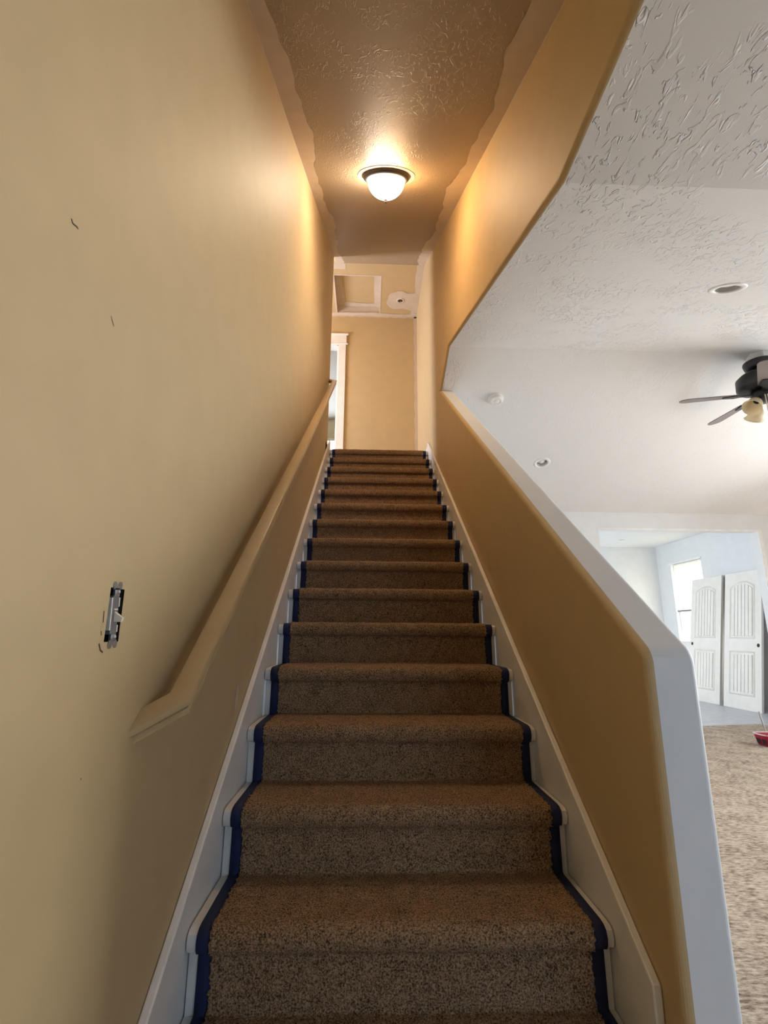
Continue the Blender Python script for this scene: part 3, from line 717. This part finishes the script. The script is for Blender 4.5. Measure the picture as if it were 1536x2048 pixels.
# ------------------------------------------------------------------ carpet runner
def full_profile(d, lift=0.0):
    P = [(nose_y(1)+0.028+d, 0.004)]
    for n in range(1, 17):
        y, z = nose_y(n), tread_z(n)
        P.append((y+0.028+d, z-0.072)); P.append((y+0.029+d, z-0.066))
        ext = nose_y(n+1)+0.028+d if n < 16 else nose_y(16)+0.058
        tp = tread_profile(n, d, ext)
        P += tp[:-1]
        if n < 16: P += [(ext-0.010, z-d), (ext-0.002, z-d+0.003)]
        else: P.append((ext, z-d))
    return P
def resample(P, step):
    out_ = []
    for a, b in zip(P[:-1], P[1:]):
        L = math.hypot(b[0]-a[0], b[1]-a[1]); k = max(1, int(round(L/step)))
        for i in range(k): out_.append((lerp(a[0], b[0], i/k), lerp(a[1], b[1], i/k)))
    out_.append(P[-1]); return np.array(out_)
def runner_mesh(name, x0, x1, d, stepx, stepl, amp, mat, parent, back=0.006):
    P = resample(full_profile(d), stepl); n = len(P)
    T = np.gradient(P, axis=0); T /= np.linalg.norm(T, axis=1)[:, None]
    Nn = np.stack([-T[:, 1], T[:, 0]], 1)
    xs = np.linspace(x0, x1, max(2, int(round((x1-x0)/stepx))+1)); k = len(xs)
    h = rng.normal(0, amp, (n, k)) if amp else np.zeros((n, k))
    if amp:
        lo = rng.normal(0, 1, (n, k))
        ker = np.ones(9)/9
        for ax in (0, 1): lo = np.apply_along_axis(lambda v: np.convolve(v, ker, 'same'), ax, lo)
        h += lo*amp*4.0
        xe = rng.normal(0, 0.0025, (n, 2)); 
    Y = P[:, 0][:, None]+Nn[:, 0][:, None]*h; Z = P[:, 1][:, None]+Nn[:, 1][:, None]*h
    X = np.repeat(xs[None], n, 0).copy()
    if amp: X[:, 0] += xe[:, 0]; X[:, -1] += xe[:, 1]
    V = np.stack([X, Y, Z], -1).reshape(-1, 3)
    i, j = np.meshgrid(np.arange(n-1), np.arange(k-1), indexing='ij')
    a = (i*k+j).ravel(); Fq = np.stack([a, a+1, a+k+1, a+k], 1)
    # side and back faces so that it has thickness
    B = np.stack([np.repeat(xs[[0, -1]][None], n, 0), np.repeat((P[:, 0]-Nn[:, 0]*back)[:, None], 2, 1), np.repeat((P[:, 1]-Nn[:, 1]*back)[:, None], 2, 1)], -1).reshape(-1, 3)
    b0 = len(V); ii = np.arange(n-1)
    s1 = np.stack([ii*k, (ii+1)*k, b0+(ii+1)*2, b0+ii*2], 1)
    s2 = np.stack([(ii+1)*k+k-1, ii*k+k-1, b0+ii*2+1, b0+(ii+1)*2+1], 1)
    s3 = np.stack([b0+ii*2, b0+(ii+1)*2, b0+(ii+1)*2+1, b0+ii*2+1], 1)
    V = np.concatenate([V, B]); Fq = np.concatenate([Fq, s1, s2, s3]).astype(np.int32)
    me = bpy.data.meshes.new(name)
    me.vertices.add(len(V)); me.vertices.foreach_set('co', V.astype(np.float32).ravel())
    me.loops.add(Fq.size); me.loops.foreach_set('vertex_index', Fq.ravel())
    me.polygons.add(len(Fq)); me.polygons.foreach_set('loop_start', np.arange(0, Fq.size, 4, dtype=np.int32))
    me.update(calc_edges=True); me.validate()
    me.polygons.foreach_set('use_smooth', np.ones(len(Fq), dtype=bool))
    me.materials.append(mat)
    o = bpy.data.objects.new(name, me); COL.objects.link(o)
    if parent: o.parent = parent; off(o, parent)
    return o
CX0, CX1, BW = -0.397, 0.595, 0.036
rn = thing('stair_runner', (0.1, 1.18, 0.0), 'brown pile carpet runner with navy edging laid down the whole flight', 'carpet runner')
runner_mesh('carpet_pile', CX0+BW-0.004, CX1-BW+0.004, 0.0, 0.0065, 0.0065, 0.0011, M['carpet'], rn)
runner_mesh('edge_binding', CX0, CX0+BW, 0.004, 0.018, 0.012, 0.0, M['binding'], rn, 0.004)
runner_mesh('edge_binding', CX1-BW, CX1, 0.004, 0.018, 0.012, 0.0, M['binding'], rn, 0.004)

# ------------------------------------------------------------------ handrail
SR = 0.735; th = math.atan(SR)
RY0, RZ0 = 1.048, EYE-0.161; RY1 = 4.85
rw, gap = 0.051, 0.036
Sdir = Vector((0, math.cos(th), math.sin(th))); Ndir = Vector((0, -math.sin(th), math.cos(th)))
O = Vector((0, RY0, RZ0)); Ltot = (RY1-RY0)/math.cos(th)
hr = thing('handrail', (XL, RY0, RZ0), 'tan painted handrail with returned ends running up the left wall', 'handrail')
w2_ = rw/2
half = [(w2_-0.009, 0.0), (w2_-0.003, -0.002), (w2_, -0.008), (w2_, -0.013), (w2_-0.004, -0.018), (w2_-0.009, -0.023), (w2_-0.010, -0.027), (w2_-0.006, -0.030), (w2_-0.005, -0.036), (w2_-0.010, -0.040)]
prof = [(-u, n_) for u, n_ in half] + [(u, n_) for u, n_ in half[::-1]]     # closed loop, u across, n up
xc = XL+gap+rw/2; g_ = xc-XL
pth = [(XL+0.0005, 0.0), (xc, g_), (xc, Ltot-g_), (XL+0.0005, Ltot)]         # (x, s), mitred 45 degree returns
V, Fc = [], []
# outward (left-hand) side of travel gets +u so the outer face stays outside round both corners
dirs = [Vector((1, 1)).normalized(), Vector((0, 1)), Vector((-1, 1)).normalized()]
for i, p in enumerate(pth):
    d0 = dirs[max(0, i-1)]; d1_ = dirs[min(i, 2)]
    n0 = Vector((d0.y, -d0.x)); n1 = Vector((d1_.y, -d1_.x))
    mit = Vector((0, -1)) if i == 0 else (Vector((0, 1)) if i == 3 else n0+n1)
    mit = mit/(mit.dot(n0))
    for u, n_ in prof:
        q_ = Vector(p)+mit*u
        V.append(Vector((q_.x, 0, 0))+O+Sdir*q_.y+Ndir*n_)
k = len(prof)
for i in range(3):
    for j in range(k): Fc.append((i*k+j, i*k+(j+1) % k, (i+1)*k+(j+1) % k, (i+1)*k+j))
Fc += [tuple(range(k)), tuple(range(3*k, 4*k))[::-1]]
rail = obj('rail', V, Fc, M['rail'], hr); off(rail, hr)
bm = bmesh.new(); bm.from_mesh(rail.data); bmesh.ops.recalc_face_normals(bm, faces=bm.faces); bm.to_mesh(rail.data); bm.free()
smooth_angle(rail, 38)
for s in (1.15, 3.0, Ltot-0.22):
    c0 = O+Sdir*s-Ndir*0.042
    br = MB()
    br.tube([Vector((XL, 0, -0.06))+c0, Vector((XL+0.03, 0, -0.055))+c0, Vector((xc-0.006, 0, -0.03))+c0, Vector((xc, 0, 0.004))+c0], 0.007, 10)
    br.lathe([(0.0, 0.0), (0.03, 0.0), (0.03, 0.004), (0.0, 0.006)], 24, Matrix.Translation(Vector((XL, 0, -0.06))+c0) @ Matrix.Rotation(math.pi/2, 4, 'Y'))
    off(br.build('bracket', M['rail'], hr, smooth=False), hr)

# ------------------------------------------------------------------ bare light switch
sw = thing('light_switch', (XL, SWY, SWZ), 'bare toggle switch without cover plate in the tan wall', 'light switch')
sw.rotation_euler = (math.radians(4), 0, 0)
bx = MB()
g0, g1, k0, k1, dp = -0.027, 0.029, -0.048, 0.048, -0.055
bx.quad((dp, g0, k0), (dp, g1, k0), (dp, g1, k1), (dp, g0, k1))
for a, b in (((g0, k0), (g1, k0)), ((g1, k0), (g1, k1)), ((g1, k1), (g0, k1)), ((g0, k1), (g0, k0))):
    bx.quad((-0.003, *a), (-0.003, *b), (dp, *b), (dp, *a))
bx.build('junction_box', M['dark_box_hole'], sw)
yk = MB()
yk.box((-0.002, -0.009, -0.046), (0.0005, 0.009, 0.046)).box((-0.001, -0.009, 0.032), (0.0015, 0.009, 0.046)).box((-0.001, -0.009, -0.044), (0.0015, 0.009, -0.030))
for s in (-1, 1):
    yk.lathe([(0.0, 0), (0.0065, 0), (0.0065, 0.0014), (0.0, 0.0014)], 16, Matrix.Translation((0.0005, s*0.0095, 0.0515)) @ Matrix.Rotation(math.pi/2, 4, 'Y'))
    yk.lathe([(0.0, 0), (0.0065, 0), (0.0065, 0.0014), (0.0, 0.0014)], 16, Matrix.Translation((0.0005, s*0.0095, -0.0505)) @ Matrix.Rotation(math.pi/2, 4, 'Y'))
yk.box((-0.001, -0.013, 0.044), (0.0015, 0.013, 0.050)).box((-0.001, -0.013, -0.049), (0.0015, 0.013, -0.043))
yk.build('metal_yoke', M['steel'], sw)
MB().box((-0.030, -0.011, -0.033), (0.001, 0.011, 0.033)).build('switch_body', M['grey_plastic'], sw, bevel=0.0015)
wl = MB().box((-0.028, -0.0145, -0.026), (0.0005, -0.0112, 0.030)).box((-0.028, 0.0112, 0.014), (0.0005, 0.0145, 0.030)).box((-0.028, 0.0112, -0.030), (0.0005, 0.0145, -0.018))
wl.build('side_lug', M['ivory'], sw)
tg = MB(); tg.prism([(0.001, -0.0045, -0.012), (0.001, -0.0045, 0.006), (0.0155, -0.003, -0.005), (0.0135, -0.003, -0.012)], (0, 0.0075, 0))
tg.box((0.001, -0.006, 0.008), (0.0025, 0.006, 0.011))
tg.build('toggle', M['ivory'], sw, bevel=0.001)
for z in (0.040, -0.038):
    MB().lathe([(0.0, 0.0035), (0.003, 0.003), (0.0036, 0.0015), (0.0036, 0.0)], 14, Matrix.Translation((0.0012, 0.003, z)) @ Matrix.Rotation(math.pi/2, 4, 'Y')).build('screw', M['steel'], sw, smooth=True)
